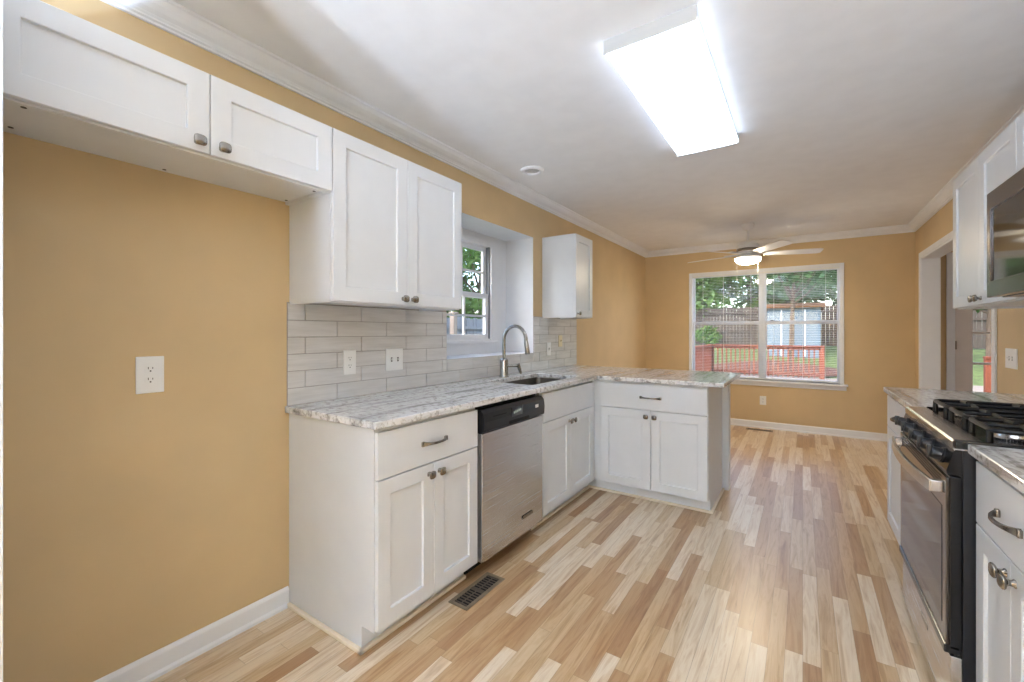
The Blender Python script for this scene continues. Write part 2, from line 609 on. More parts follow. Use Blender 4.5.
# window 1: over the sink (plane X = RX, outside is -X)
w1 = root_struct('window_1', (RX-.04, (WY0+WY1)/2, WZ0))
Mw = lambda u, w, z: (RX + w, u, z)
mb = MB(Mw)
c = .085
mb.box(WY0-c, WY0, 0, .016, WZ0-.012, WZ1+.05, .002)
mb.box(WY1, WY1+c-.008, 0, .016, WZ0-.012, WZ1+.05, .002)
mb.box(WY0, WY1, 0, .016, WZ1, WZ1+.05, .002)
mb.build('casing', M['trim'], w1)
mb = MB(Mw)
mb.box(WY0-c, WY1+c-.008, -.03, .03, WZ0-.034, WZ0-.012, .003)
mb.build('sill', M['trim'], w1)
zm = 1.56
for nm, za, zb, wo in (('lower_sash', WZ0, zm+.02, -.035), ('upper_sash', zm-.02, WZ1, -.062)):
    mb = MB(Mw)
    s = .038
    ua, ub = WY0+.012, WY1-.012
    mb.box(ua, ua+s, wo, wo+.024, za, zb, .002)
    mb.box(ub-s, ub, wo, wo+.024, za, zb, .002)
    mb.box(ua+s, ub-s, wo, wo+.024, za, za+s, .002)
    mb.box(ua+s, ub-s, wo, wo+.024, zb-s, zb, .002)
    um, zz = (ua+ub)/2, (za+zb)/2
    mb.box(um-.009, um+.009, wo+.004, wo+.02, za+s, zb-s)
    mb.box(ua+s, ub-s, wo+.005, wo+.019, zz-.009, zz+.009)
    sh = mb.build(nm, M['trim'], w1)
    MB(Mw).box(ua+s, ub-s, wo+.010, wo+.013, za+s, zb-s).build('pane', M['glass'], sh)
mb = MB(Mw)     # dark vinyl tracks either side
mb.box(WY0, WY0+.012, -.078, -.002, WZ0, WZ1)
mb.box(WY1-.012, WY1, -.078, -.002, WZ0, WZ1)
mb.box(WY0+.012, WY1-.012, -.078, -.04, WZ1-.008, WZ1)
mb.build('track', M['track'], w1)

# window 2: twin hung window in the dining end (outside is +Y)
w2 = root_struct('window_2', ((BX0+BX1)/2, YB, BZ0))
Mb = lambda u, w, z: (u, YB - w, z)
mb = MB(Mb)
c = .028
mb.box(BX0-c, BX0, 0, .014, BZ0, BZ1+c, .002)
mb.box(BX1, BX1+c, 0, .014, BZ0, BZ1+c, .002)
mb.box(BX0, BX1, 0, .014, BZ1, BZ1+c, .002)
mb.build('casing', M['trim'], w2)
mb = MB(Mb)
mb.box(BX0-.06, BX1+.065, -.10, .045, BZ0-.025, BZ0, .005)
mb.build('sill', M['trim'], w2)
MB(Mb).box(BX0-.045, BX1+.05, 0, .016, BZ0-.075, BZ0-.025, .004).build('apron', M['trim'], w2)
mb = MB(Mb)
mb.box(BX0, BX0+.012, -.15, 0, BZ0, BZ1)
mb.box(BX1-.012, BX1, -.15, 0, BZ0, BZ1)
mb.box(BX0, BX1, -.15, 0, BZ1-.012, BZ1)
mb.build('jamb', M['trim'], w2)
XM = -.441
MB(Mb).box(XM-.022, XM+.022, -.13, -.045, BZ0, BZ1-.012, .003).build('mullion', M['trim'], w2)
zm2 = 1.375
for (ua, ub) in ((BX0+.012, XM-.022), (XM+.022, BX1-.012)):
    for nm, za, zb, wo in (('lower_sash', BZ0, zm2+.022, -.085), ('upper_sash', zm2-.022, BZ1-.012, -.115)):
        mb = MB(Mb)
        s = .022
        mb.box(ua, ua+s, wo, wo+.028, za, zb, .002)
        mb.box(ub-s, ub, wo, wo+.028, za, zb, .002)
        mb.box(ua+s, ub-s, wo, wo+.028, za, za+s+.006, .002)
        mb.box(ua+s, ub-s, wo, wo+.028, zb-s, zb, .002)
        sh = mb.build(nm, M['trim'], w2)
        MB(Mb).box(ua+s, ub-s, wo+.012, wo+.015, za+s, zb-s).build('pane', M['glass'], sh)
        if nm == 'lower_sash':
            for uu in (ua+.09, ub-.09):
                MB(Mb).box(uu-.02, uu+.02, wo+.006, wo+.026, zb, zb+.012, .003).build('sash_lock', M['slot'], sh)

# open mini blind hanging in that window
bl = thing('mini_blind', ((BX0+BX1)/2, YB+.02, BZ0), 'white mini blind with open slats hanging inside the wide dining window', 'blind')
Mv = lambda u, w, z: (u, YB + .022 + w, z)
MB(Mv).box(BX0+.016, BX1-.016, -.013, .013, BZ1-.034, BZ1-.013, .002).build('head_rail', M['slat'], bl)
mb = MB(Mv)
z = BZ1-.048
while z > BZ0+.04:
    pts = [(-.0085, -.0004), (0, .0008), (.0085, -.0004), (.0085, -.0001), (0, .0011), (-.0085, -.0001)]
    mb.rings([[(u, w, z+d) for (w, d) in pts] for u in (BX0+.02, BX1-.02)])
    z -= .0212
mb.build('slats', M['slat'], bl)
MB(Mv).box(BX0+.02, BX1-.02, -.012, .012, BZ0+.012, BZ0+.026, .002).build('bottom_rail', M['slat'], bl)
mb = MB(Mv)
for uu in (BX0+.15, -.90, -.57, -.31, .0, BX1-.15):
    for w in (-.012, .012):
        mb.tube([(uu, w, BZ0+.02), (uu, w, BZ1-.03)], .0012, 5)
mb.build('ladder_cords', M['slat'], bl)

# glazed door in the next room
dr = root_struct('door_1', ((DX0+DX1)/2, YB, 0))
mb = MB(Mb)
c = .068
mb.box(DX0-c, DX0, 0, .016, 0, DZ1+c, .003)
mb.box(DX1, DX1+c, 0, .016, 0, DZ1+c, .003)
mb.box(DX0, DX1, 0, .016, DZ1, DZ1+c, .003)
mb.build('casing', M['trim'], dr)
mb = MB(Mb)
a, b_ = DX0+.006, DX1-.006
st, z0g, z1g = .132, .27, 1.89
w0, w1_ = -.06, -.016
mb.box(a, a+st, w0, w1_, .012, DZ1-.006, .002)
mb.box(b_-st, b_, w0, w1_, .012, DZ1-.006, .002)
mb.box(a+st, b_-st, w0, w1_, .012, z0g, .002)
mb.box(a+st, b_-st, w0, w1_, z1g, DZ1-.006, .002)
leafd = mb.build('door_leaf', M['doorpaint'], dr)
mb = MB(Mb)
gw = (b_-a-2*st)/3
for i in (1, 2):
    mb.box(a+st+i*gw-.011, a+st+i*gw+.011, w0+.006, w1_-.004, z0g, z1g)
for i in range(1, 5):
    zz = z0g+(z1g-z0g)*i/5
    mb.box(a+st, b_-st, w0+.007, w1_-.005, zz-.011, zz+.011)
mb.build('muntins', M['doorpaint'], leafd)
MB(Mb).box(a+st, b_-st, w0+.018, w0+.022, z0g, z1g).build('pane', M['glass'], leafd)
for zz in (.22, 1.11, 1.86):
    MB(Mb).box(DX0-.006, DX0+.010, -.018, .012, zz-.045, zz+.045, .002).build('hinge', M['nickel'], leafd)
MB(Mb).lathe([(.0, 0), (.026, 0), (.026, -.006), (.012, -.01), (.012, -.04), (.026, -.05), (.028, -.062), (.018, -.075), (0, -.078)], (0, 0, 0)).bm.free()
mb = MB()
mb.lathe([(0, 0), (.026, 0), (.026, -.006), (.012, -.01), (.012, -.04), (.026, -.05), (.028, -.062), (.018, -.075), (0, -.078)], (b_-.065, YB+.016, .98), 'y')
mb.build('door_knob', M['nickel'], leafd, smooth=True)

# unseen window behind the camera, added for daylight (plain frame and glass)
w3 = root_struct('window_added', (-.35, YF, .75))
mb = MB()
for (x0, x1, z0, z1) in ((-1.2, -1.15, .75, 2.05), (.45, .5, .75, 2.05), (-1.15, .45, .75, .80), (-1.15, .45, 2.0, 2.05), (-.375, -.325, .8, 2.0)):
    mb.box(x0, x1, YF-.1, YF-.04, z0, z1)
mb.build('frame', M['trim'], w3)
MB().box(-1.15, .45, YF-.072, YF-.068, .8, 2.0).build('pane', M['glass'], w3)

# ------------------------------------------------------------------ cabinet hardware
def knob(mp, u, w, z, parent):
    """pillow-shaped square knob on a waisted stem"""
    mb = MB(mp)
    def se(r, ww, n=20, p=3.2):
        out = []
        for k in range(n):
            a = 2*PI*k/n
            ca, sa = math.cos(a), math.sin(a)
            r_ = r*1.25
            out.append((u + r_*math.copysign(abs(ca)**(2/p), ca), ww, z + r_*.92*math.copysign(abs(sa)**(2/p), sa)))
        return out
    prof = [(.0085, 0), (.0085, .002), (.0062, .005), (.0055, .012), (.0075, .016), (.0125, .0185), (.0148, .0215), (.0148, .0245), (.0128, .0275), (.008, .0292), (.001, .0298)]
    mb.rings([se(r, w+d) for r, d in prof])
    return mb.build('knob', M['nickel'], parent, smooth=True, hard=50)

def pull(mp, u, w, z, parent, half=.07):
    """arched bar pull with flared square feet"""
    mb = MB(mp)
    rings = []
    n = 16
    for i in range(n+1):
        s = -1 + 2*i/n
        uu = u + s*half
        rise = .027*(1-abs(s)**2.6)
        hw = .0052 + .0066*abs(s)**4
        th = .0036 + .001*abs(s)**3
        rings.append([(uu, w+rise+.001, z-hw), (uu, w+rise+th*2, z-hw*.75), (uu, w+rise+th*2, z+hw*.75), (uu, w+rise+.001, z+hw)])
    mb.rings(rings)
    for s in (-1, 1):
        mb.box(u+s*half-.008, u+s*half+.008, w, w+.009, z-.010, z+.010, .002)
    return mb.build('pull', M['nickel'], parent, smooth=True, hard=40)

WH = M['white']
def wall_cabinet(mp, name, loc, label, u0, u1, z0, z1, depth, splits, knobs, group=None, holes=()):
    t_ = thing(name, loc, label, 'cabinet', group)
    mb = MB(mp)
    mb.box(u0, u1, .002, depth, z0+.012, z1, .001)
    mb.box(u0, u1, depth-.018, depth, z0, z0+.012)
    mb.box(u0, u0+.016, .002, depth-.018, z0, z0+.012)
    mb.box(u1-.016, u1, .002, depth-.018, z0, z0+.012)
    mb.build('body', WH, t_)
    e = [u0]+splits+[u1]
    for i in range(len(e)-1):
        d = MB(mp).shaker(e[i]+.0015, e[i+1]-.0015, z0+.006, z1-.002, depth+.001).build('door', WH, t_)
        if knobs[i] is not None:
            ku, kz = knobs[i]
            knob(mp, ku, depth+.02, kz, d)
    for (u, w) in holes:
        mb = MB(mp)
        mb.rings([[(u+.006*math.cos(2*PI*k/10), w+.006*math.sin(2*PI*k/10), z0+.012-h) for k in range(10)] for h in (0, .0012)])
        mb.build('screw_hole', M['slot'], t_)
    return t_

# tall white end panel of the refrigerator space, deepened to shade the cabinet doors
tag(MB().box(XL+.002, -1.30, .128, .1465, .002, 2.105, .001).build('end_panel', WH), 'narrow tall white end panel at the left edge of the refrigerator space', 'panel')

UD = .318
wall_cabinet(ML, 'wall_cabinet', (XL+.16, .63, 1.832), 'short wide white wall cabinet with two doors above the empty refrigerator space',
             .1475, 1.075, 1.832, 2.105, UD, [.628], [(.592, 1.868), (.664, 1.868)],
             holes=((.227, .257), (.228, .06), (.60, .03), (1.045, .035), (1.043, .256)))
wall_cabinet(ML, 'wall_cabinet', (XL+.16, 1.48, 1.378), 'white wall cabinet with two tall doors between refrigerator space and sink window',
             1.077, 1.897, 1.378, 2.105, UD, [1.489], [(1.458, 1.414), (1.52, 1.414)])
wall_cabinet(ML, 'wall_cabinet', (XL+.16, 3.57, 1.378), 'narrow white single-door wall cabinet to the right of the sink window',
             3.40, 3.755, 1.378, 2.105, UD, [], [(3.437, 1.414)])

def base_profile(top=.882):
    return [(.002, .001), (.526, .001), (.526, .1), (.6, .1), (.6, top), (.002, top)]

def base_cabinet(mp, name, loc, label, u0, u1, drawers, doors, knobs, pulls, top=.882, group=None, close=None, wd=.6, left_end=False, right_end=False, zsplit=.682, extra=None):
    """drawers/doors: lists of (u0,u1)"""
    t_ = thing(name, loc, label, 'cabinet', group)
    mb = MB(mp)
    k = wd-.6
    prof = [(a+(k if a > .01 else 0), z) for a, z in base_profile(top if not extra else .62)]
    mb.rings([[(u, w, z) for (w, z) in prof] for u in (u0, u1)])
    if extra:   # open inside for the sink
        mb.box(u0, u1, wd-.02, wd, .62, .882)
        mb.box(u0, u0+.018, .002, wd-.02, .62, .882)
        mb.box(u1-.018, u1, .002, wd-.02, .62, .882)
    mb.build('carcass', WH, t_)
    for (a, b) in drawers:
        d = MB(mp).box(a+.0015, b-.0015, wd+.001, wd+.02, zsplit+.003, .866, .0015).build('drawer_front', WH, t_)
        for pu in pulls:
            if a < pu < b:
                pull(mp, pu, wd+.02, (zsplit+.868)/2, d)
    for i, (a, b) in enumerate(doors):
        d = MB(mp).shaker(a+.0015, b-.0015, .106, zsplit-.002, wd+.001).build('door', WH, t_)
        if knobs[i]:
            knob(mp, knobs[i], wd+.02, zsplit-.044, d)
    return t_

def shoe(mp, parent, segs):
    mb = MB(mp)
    for (u0, u1, w0, w1) in segs:
        mb.box(u0, u1, w0, w1, .001, .018, .004)
    return mb.build('shoe_molding', M['cream'], parent)

b1 = base_cabinet(ML, 'base_cabinet', (XL+.3, 1.38, 0), 'white base cabinet at the near end of the left run, left of the dishwasher',
                  1.076, 1.69, [(1.078, 1.688)], [(1.078, 1.382), (1.382, 1.688)], [1.35, 1.414], [1.382])
shoe(ML, b1, [(1.058, 1.076, .01, .544), (1.058, 1.69, .526, .544)])

b2 = base_cabinet(ML, 'base_cabinet', (XL+.3, 2.75, 0), 'white sink base cabinet in the corner, flat panel over two doors, beside the dishwasher',
                  2.325, 3.164, [(2.34, 3.12)], [(2.34, 2.73), (2.73, 3.12)], [2.70, 2.76], [], extra=True)
MB(ML).box(3.122, 3.17, .601, .608, .1, .88).build('filler_strip', WH, b2)
MB(ML).box(3.165, 3.243, .505, .526, .001, .1).build('toe_board', WH, b2)
shoe(ML, b2, [(2.325, 3.215, .526, .544)])

b3 = base_cabinet(MP, 'base_cabinet', (-.93, 3.47, 0), 'white peninsula base cabinet facing the camera, drawer over two doors',
                  -1.355, -.53, [(-1.295, -.532)], [(-1.295, -.912), (-.912, -.532)], [-.942, -.882], [-.913], wd=.604)
MB(MP).box(-1.352, -1.297, .605, .612, .1, .88).build('filler_strip', WH, b3)
MB(MP).box(-1.45, -1.356, .505, .53, .001, .1).build('toe_board', WH, b3)
shoe(MP, b3, [(-1.434, -.512, .53, .548), (-.53, -.512, .002, .53)])
tag(MB().box(XL+.002, -.482, PB+.002, PB+.09, .001, .882, .002).build('back_panel', WH), 'white panelled half wall closing the dining side of the peninsula', 'panel')

# ------------------------------------------------------------------ dishwasher
dw = thing('dishwasher', (-1.65, 2.007, 0), 'stainless steel dishwasher with black control panel under the left counter', 'dishwasher')
DY0, DY1 = 1.70, 2.312
MB().box(XL+.03, -1.375, DY0+.004, DY1-.004, .1, .868).build('tub', M['void'], dw)
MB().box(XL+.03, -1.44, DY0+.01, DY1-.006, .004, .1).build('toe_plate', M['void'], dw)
dd = MB().box(-1.374, -1.325, DY0+.006, DY1-.006, .096, .742, .004).build('door', M['steel'], dw)
mb = MB()
mb.box(-1.322, -1.3215+.001, 2.075, 2.185, .185, .203, .0004)
mb.build('badge', M['nickel'], dd)
# control panel: bevelled black face with a recessed grip
prof = [(-1.374, .746), (-1.330, .746), (-1.316, .752), (-1.312, .80), (-1.318, .842), (-1.336, .860), (-1.374, .860)]
mb = MB()
mb.prism(prof, 1, DY0+.004, DY1-.002)
cp = mb.build('control_panel', M['blackplastic'], dw)
mb = MB()
mb.box(-1.3125, -1.3095, 1.945, 2.06, .792, .842, .001)
mb.build('display', M['darkglass'], cp)
mb = MB()
for i in range(5):
    mb.box(-1.3098, -1.3088, 1.965+i*.016, 1.974+i*.016, .806+.002*i, .818+.002*i)
mb.build('display_icons', M['display'], cp)
mb = MB()
mb.box(-1.318, -1.3115, 1.93, 2.13, .754, .772, .002)
mb.build('grip_recess', M['void'], cp)
MB().box(-1.3135, -1.3115, 1.78, 1.90, .818, .823, .0005).build('vent_slot', M['void'], cp)
mb = MB()
mb.box(-1.314, -1.3125, 2.20, 2.236, .803, .822, .0005)
mb.build('logo_badge', M['plastic'], cp)

# ------------------------------------------------------------------ countertops
SX0, SX1, SY0, SY1 = -1.80, -1.43, 2.36, 3.04
CFX, CPY = -1.322, 3.135
mb = MB()
xs = [XL+.001, SX0, SX1, CFX, -.428]
ys = [1.056, SY0, SY1, CPY, 4.03]
mb.cells(xs, ys, lambda i, j: (i < 3 and not (i == 1 and j == 1)) or (i == 3 and j == 3), .884, .914)
bmesh.ops.remove_doubles(mb.bm, verts=mb.bm.verts[:], dist=1e-5)
tag(mb.build('countertop', M['granite'], bevel=.004), 'L-shaped grey-veined granite countertop running over sink, dishwasher and peninsula', 'countertop')

sk = thing('sink', (-1.615, 2.66, .70), 'undermount stainless sink basin set in the left countertop', 'sink')
mb = MB()
def rr(x0, x1, y0, y1, r, z, n=5):
    out = []
    for (cx, cy, a0) in ((x1-r, y1-r, 0), (x0+r, y1-r, PI/2), (x0+r, y0+r, PI), (x1-r, y0+r, 1.5*PI)):
        for k in range(n+1):
            a = a0 + PI/2*k/n
            out.append((cx+r*math.cos(a), cy+r*math.sin(a), z))
    return out
mb.rings([rr(SX0-.02, SX1+.02, SY0-.02, SY1+.02, .05, .8825), rr(SX0-.002, SX1+.002, SY0-.002, SY1+.002, .04, .8825), rr(SX0+.004, SX1-.004, SY0+.004, SY1-.004, .04, .80),
          rr(SX0+.01, SX1-.01, SY0+.01, SY1-.01, .05, .715), rr(SX0+.03, SX1-.03, SY0+.03, SY1-.03, .05, .702)], cap0=False)
mb.build('basin', M['steelsink'], sk, smooth=True)
MB().lathe([(0, .0045), (.03, .0045), (.038, .003), (.044, .001), (.044, 0), (0, 0)], (-1.64, 2.66, .7025)).build('drain', M['nickel'], sk, smooth=True)

fc = thing('faucet', (-1.865, 2.665, .914), 'brushed steel gooseneck faucet with side lever behind the sink', 'faucet')
fx, fy = -1.865, 2.665
MB().lathe([(0, 0), (.036, 0), (.036, .006), (.033, .010), (.032, .016), (.032, .125), (.028, .136), (.016, .143), (0, .144)], (fx, fy, .914)).build('body', M['faucet'], fc, smooth=True)
path = [(fx, fy, 1.05), (fx, fy, 1.12), (fx, fy, 1.19)]
R_ = .098
for i in range(1, 15):
    a = PI - PI*1.02*i/14
    path.append((fx+R_+R_*math.cos(a), fy, 1.19+R_*1.08*math.sin(a)))
MB().tube(path, .0125, 14).build('spout', M['faucet'], fc, smooth=True)
e = path[-1]
MB().tube([(e[0], e[1], e[2]+.004), (e[0]+.002, e[1], e[2]-.012), (e[0]+.006, e[1], e[2]-.04), (e[0]+.012, e[1], e[2]-.085), (e[0]+.013, e[1], e[2]-.094)], [.0135, .0155, .017, .0185, .015], 14).build('spray_head', M['faucet'], fc, smooth=True)
mb = MB()
mb.tube([(fx+.02, fy+.015, .996), (fx+.05, fy+.045, .996), (fx+.078, fy+.07, .998)], [.011, .010, .012], 12)
lv = mb.build('lever_hub', M['faucet'], fc, smooth=True)
MB().tube([(fx+.078, fy+.07, 1.012), (fx+.083, fy+.076, .99), (fx+.09, fy+.082, .96), (fx+.094, fy+.085, .936)], [.015, .014, .012, .010], 12).build('lever', M['faucet'], lv, smooth=True)

# backsplash: real tiles over a grout bed
def backsplash():
    bs = thing('backsplash', (XL+.005, 2.59, .914), 'pale grey subway tile backsplash behind the left counter, wrapping under the sink window', 'backsplash')
    regs = [(1.066, RY0, .9145, 1.389), (RY0, RY1, .9145, RZ0), (RY1, 4.105, .9145, 1.389)]
    mb = MB()
    for (a, b, z0, z1) in regs:
        mb.box(XL+.0005, XL+.006, a, b, z0, z1)
    mb.build('grout', M['grout'], bs)
    mb = MB()
    g = .0016
    H, Wt = .0785, .313
    for r in range(6):
        z0, z1 = .914+r*H, min(.914+(r+1)*H, 1.389)
        off = 1.149 if (5-r) % 2 == 0 else 1.318
        k = -1
        while True:
            y0, y1 = off+k*Wt, off+(k+1)*Wt
            k += 1
            if y0 > 4.105:
                break
            y0, y1 = max(y0, 1.066), min(y1, 4.105)
            if y1-y0 < .01:
                continue
            # cut around the window recess
            parts = []
            if z0 >= RZ0-.002:
                parts = [(y0, min(y1, RY0), z0, z1), (max(y0, RY1), y1, z0, z1)]
            elif z1 > RZ0:
                parts = [(y0, min(y1, RY0), z0, z1), (max(y0, RY0), min(y1, RY1), z0, RZ0), (max(y0, RY1), y1, z0, z1)]
            else:
                parts = [(y0, y1, z0, z1)]
            for (a, b, c0, c1) in parts:
                if b-a > .006 and c1-c0 > .006:
                    mb.box(XL+.004, XL+.0095, a+g, b-g, c0+g, c1-g, .0012)
    mb.build('tiles', M['tile'], bs)
backsplash()

# ------------------------------------------------------------------ outlets and switches
def plate(mp, name, label, cat, u, z, w0, hw=.038, hh=.062, kind='outlet', mat='plastic'):
    P0 = mp(u, w0, z)
    t_ = thing(name, P0, label, cat)
    MB(mp).box(u-hw, u+hw, w0, w0+.006, z-hh, z+hh, .0025).build('cover_plate', M[mat], t_)
    if kind == 'outlet':
        for dz in (-.0195, .0195):
            pts = []
            for k in range(20):
                a = 2*PI*k/20
                pts.append((u+.0165*math.cos(a), z+dz+max(-.0125, min(.0125, .0165*math.sin(a)))))
            s = MB(mp).rings([[(a, w0+.005+h, b) for a, b in pts] for h in (0, .0022)]).build('socket', M[mat], t_)
            mb = MB(mp)
            mb.box(u-.0075, u-.0052, w0+.0068, w0+.0076, z+dz+.001, z+dz+.009)
            mb.box(u+.0052, u+.0075, w0+.0068, w0+.0076, z+dz+.002, z+dz+.008)
            mb.rings([[(u+.0028*math.cos(2*PI*k/10), w0+.0068+h, z+dz-.006+.0028*math.sin(2*PI*k/10)) for k in range(10)] for h in (0, .0008)])
            mb.build('slots', M['slot'], s)
    else:
        n = 2 if kind == 'double' else 1
        for i in range(n):
            uu = u + (i-(n-1)/2)*.046
            MB(mp).box(uu-.0055, uu+.0055, w0+.0055, w0+.0068, z-.012, z+.012, .0008).build('switch_well', M['slot'] if mat == 'plastic' else M['ivory'], t_)
            mb = MB(mp)
            mb.prism([(w0+.006, z-.006), (w0+.018, z+.004), (w0+.018, z+.009), (w0+.006, z+.006)], 0, uu-.004, uu+.004)
            mb.build('toggle', M[mat], t_)
    return t_
plate(ML, 'outlet', 'large white duplex outlet on the bare ochre wall below the refrigerator cabinet', 'outlet', .566, 1.098, .001, .041, .066)
plate(ML, 'outlet', 'white duplex outlet on the grey tile below the two-door wall cabinet', 'outlet', 1.388, 1.095, .0095, .038, .063)
plate(ML, 'light_switch', 'white double switch plate on the grey tile beside the duplex outlet', 'switch', 1.685, 1.095, .0095, .062, .063, 'double')
plate(ML, 'light_switch', 'small white switch plate on the tile right of the sink window', 'switch', 3.505, 1.095, .0095, .036, .06, 'single')
plate(ML, 'light_switch', 'ivory switch plate on the tile under the narrow wall cabinet', 'switch', 3.735, 1.165, .0095, .036, .055, 'single', 'ivory')
plate(lambda u, w, z: (u, YB-w, z), 'outlet', 'white outlet low on the back wall below the dining window', 'outlet', -.43, .36, .001, .036, .057)
plate(MR, 'light_switch', 'white double switch plate on the right wall beside the cased opening', 'switch', 3.815, 1.093, .001, .085, .06, 'double')

# ------------------------------------------------------------------ ceiling and floor fittings
fl = thing('ceiling_light', (-.497, 2.29, ZC), 'long white fluorescent ceiling light with glowing wrap lens', 'light')
LX0, LX1, LY0, LY1, LZ = -.676, -.318, 1.672, 2.912, 2.386
MB().box(LX0+.012, LX1-.012, LY0+.003, LY1-.003, ZC-.03, ZC-.001, .002).build('housing', M['trim'], fl)
for (a, b) in ((LY0, LY0+.004), (LY1-.004, LY1)):
    MB().box(LX0, LX1, a, b, LZ-.002, ZC-.004, .001).build('end_cap', M['endcap'], fl)
mb = MB()
sec = [(LX0+.012, ZC-.0305), (LX0+.004, ZC-.034), (LX0+.003, LZ+.012), (LX0+.015, LZ+.001), (LX0+.10, LZ-.001), (LX1-.10, LZ-.001), (LX1-.015, LZ+.001), (LX1-.003, LZ+.012), (LX1-.004, ZC-.034), (LX1-.012, ZC-.0305)]
mb.prism(sec, 1, LY0+.004, LY1-.004)
mb.build('lens', M['lens'], fl)

sp = thing('ceiling_speaker', (-1.654, 2.724, ZC), 'small round recessed ceiling fitting with grey grille near the crown molding', 'ceiling fitting')
MB().lathe([(.052, -.002), (.058, -.014), (.072, -.016), (.084, -.008), (.086, -.0005), (.052, -.0005)], (-1.654, 2.724, ZC), n=32).build('trim_ring', M['trim'], sp, smooth=True)
MB().lathe([(0, -.005), (.053, -.005), (.053, -.001), (0, -.001)], (-1.654, 2.724, ZC), n=32).build('grille', M['grey'], sp)

def floor_vent(x0, x1, y0, y1, label, along):
    t_ = thing('floor_vent', ((x0+x1)/2, (y0+y1)/2, 0), label, 'vent', 'floor registers')
    fr = .019
    mb = MB()
    mb.box(x0, x1, y0, y0+fr, .0005, .005, .0015)
    mb.box(x0, x1, y1-fr, y1, .0005, .005, .0015)
    mb.box(x0, x0+fr, y0+fr, y1-fr, .0005, .005, .0015)
    mb.box(x1-fr, x1, y0+fr, y1-fr, .0005, .005, .0015)
    mb.build('frame', M['bronze'], t_)
    MB().box(x0+fr, x1-fr, y0+fr, y1-fr, .0003, .0012).build('well', M['void'], t_)
    mb = MB()
    n = 14
    if along == 'y':
        for i in range(n):
            y = y0+fr+(y1-y0-2*fr)*(i+.5)/n
            mb.box(x0+fr, x1-fr, y-.0035, y+.0035, .0014, .0036)
        for x in (x0+(x1-x0)/2,):
            mb.box(x-.003, x+.003, y0+fr, y1-fr, .0014, .004)
        ym = (y0+y1)/2
        mb.box(x0+fr, x1-fr, ym-.006, ym+.006, .0014, .0045)
    else:
        for i in range(n):
            x = x0+fr+(x1-x0-2*fr)*(i+.5)/n
            mb.box(x-.0035, x+.0035, y0+fr, y1-fr, .0014, .0036)
    mb.build('louvers', M['ventdark'], t_)
floor_vent(-1.362, -1.25, 1.495, 1.795, 'bronze floor register in the oak floor in front of the dishwasher', 'y')
floor_vent(-.61, -.31, 6.29, 6.39, 'dark floor register beside the back baseboard below the dining window', 'x')

# ceiling fan
FX, FY = -.502, 5.41
fan = thing('ceiling_fan', (FX, FY, ZC), 'white five-blade ceiling fan with lit globe in the dining end', 'fan')
MB().lathe([(0, -.001), (.062, -.001), (.064, -.02), (.05, -.055), (.022, -.075), (0, -.076)], (FX, FY, ZC)).build('canopy', M['fanwhite'], fan, smooth=True)
MB().lathe([(.0125, -.07), (.0125, -.22), (0, -.22), (0, -.07)], (FX, FY, ZC), n=14).build('downrod', M['fanwhite'], fan, smooth=True)
mo = MB().lathe([(0, -.21), (.03, -.212), (.10, -.228), (.112, -.245), (.112, -.285), (.10, -.305), (.085, -.318), (.085, -.335), (0, -.335)], (FX, FY, ZC), n=32).build('motor_housing', M['fanwhite'], fan, smooth=True)
MB().lathe([(.1125, -.276), (.114, -.280), (.114, -.294), (.104, -.304), (.09, -.304), (.09, -.276)], (FX, FY, ZC), n=32).build('motor_band', M['nickel'], mo, smooth=True)
zb = 2.11
for ph in (16, 88, 160, 232, 304):
    a = math.radians(ph)
    ca, sa = math.cos(a), math.sin(a)
    tl = -.2
    def fm(u, w, z, ca=ca, sa=sa):
        return (FX+u*ca-w*sa, FY+u*sa+w*ca, z)
    mb = MB(fm)
    top, bot = [], []
    outline = [(.16, -.048), (.28, -.056), (.54, -.064), (.67, -.066), (.695, -.05), (.70, 0), (.695, .05), (.67, .066), (.54, .064), (.28, .056), (.16, .048)]
    for (u, w) in outline:
        zz = zb + w*tl
        top.append((u, w, zz+.004)); bot.append((u, w, zz-.004))
    mb.rings([bot, top])
    bl_ = mb.build('blade', M['fanwhite'], fan)
    mb = MB(fm)
    mb.box(.07, .16, -.012, .012, zb-.002, zb+.012, .003)
    mb.prism([(.15, -.012), (.25, -.035), (.25, .035), (.15, .012)], 2, zb+.006, zb+.012)
    mb.build('blade_iron', M['fanwhite'], bl_)
MB().lathe([(0, -.335), (.09, -.335), (.118, -.352), (.132, -.372), (.132, -.384), (0, -.384)], (FX, FY, ZC), n=32).build('light_fitter', M['fanwhite'], fan, smooth=True)
MB().lathe([(.125, -.384), (.125, -.392), (.114, -.416), (.088, -.434), (.05, -.444), (0, -.447)], (FX, FY, ZC), n=32).build('globe', M['globe'], fan, smooth=True)
for (px, ln) in ((-.113, .24), (.115, .27)):
    x, y = FX+px*math.cos(TH), FY+px*math.sin(TH)-.06
    mb = MB()
    mb.tube([(x, y, ZC-.375), (x, y, ZC-.375-ln)], .0018, 6)
    mb.lathe([(0, 0), (.005, -.004), (.006, -.02), (.004, -.028), (0, -.03)], (x, y, ZC-.375-ln), n=10)
    mb.build('pull_chain', M['fanwhite'], fan)

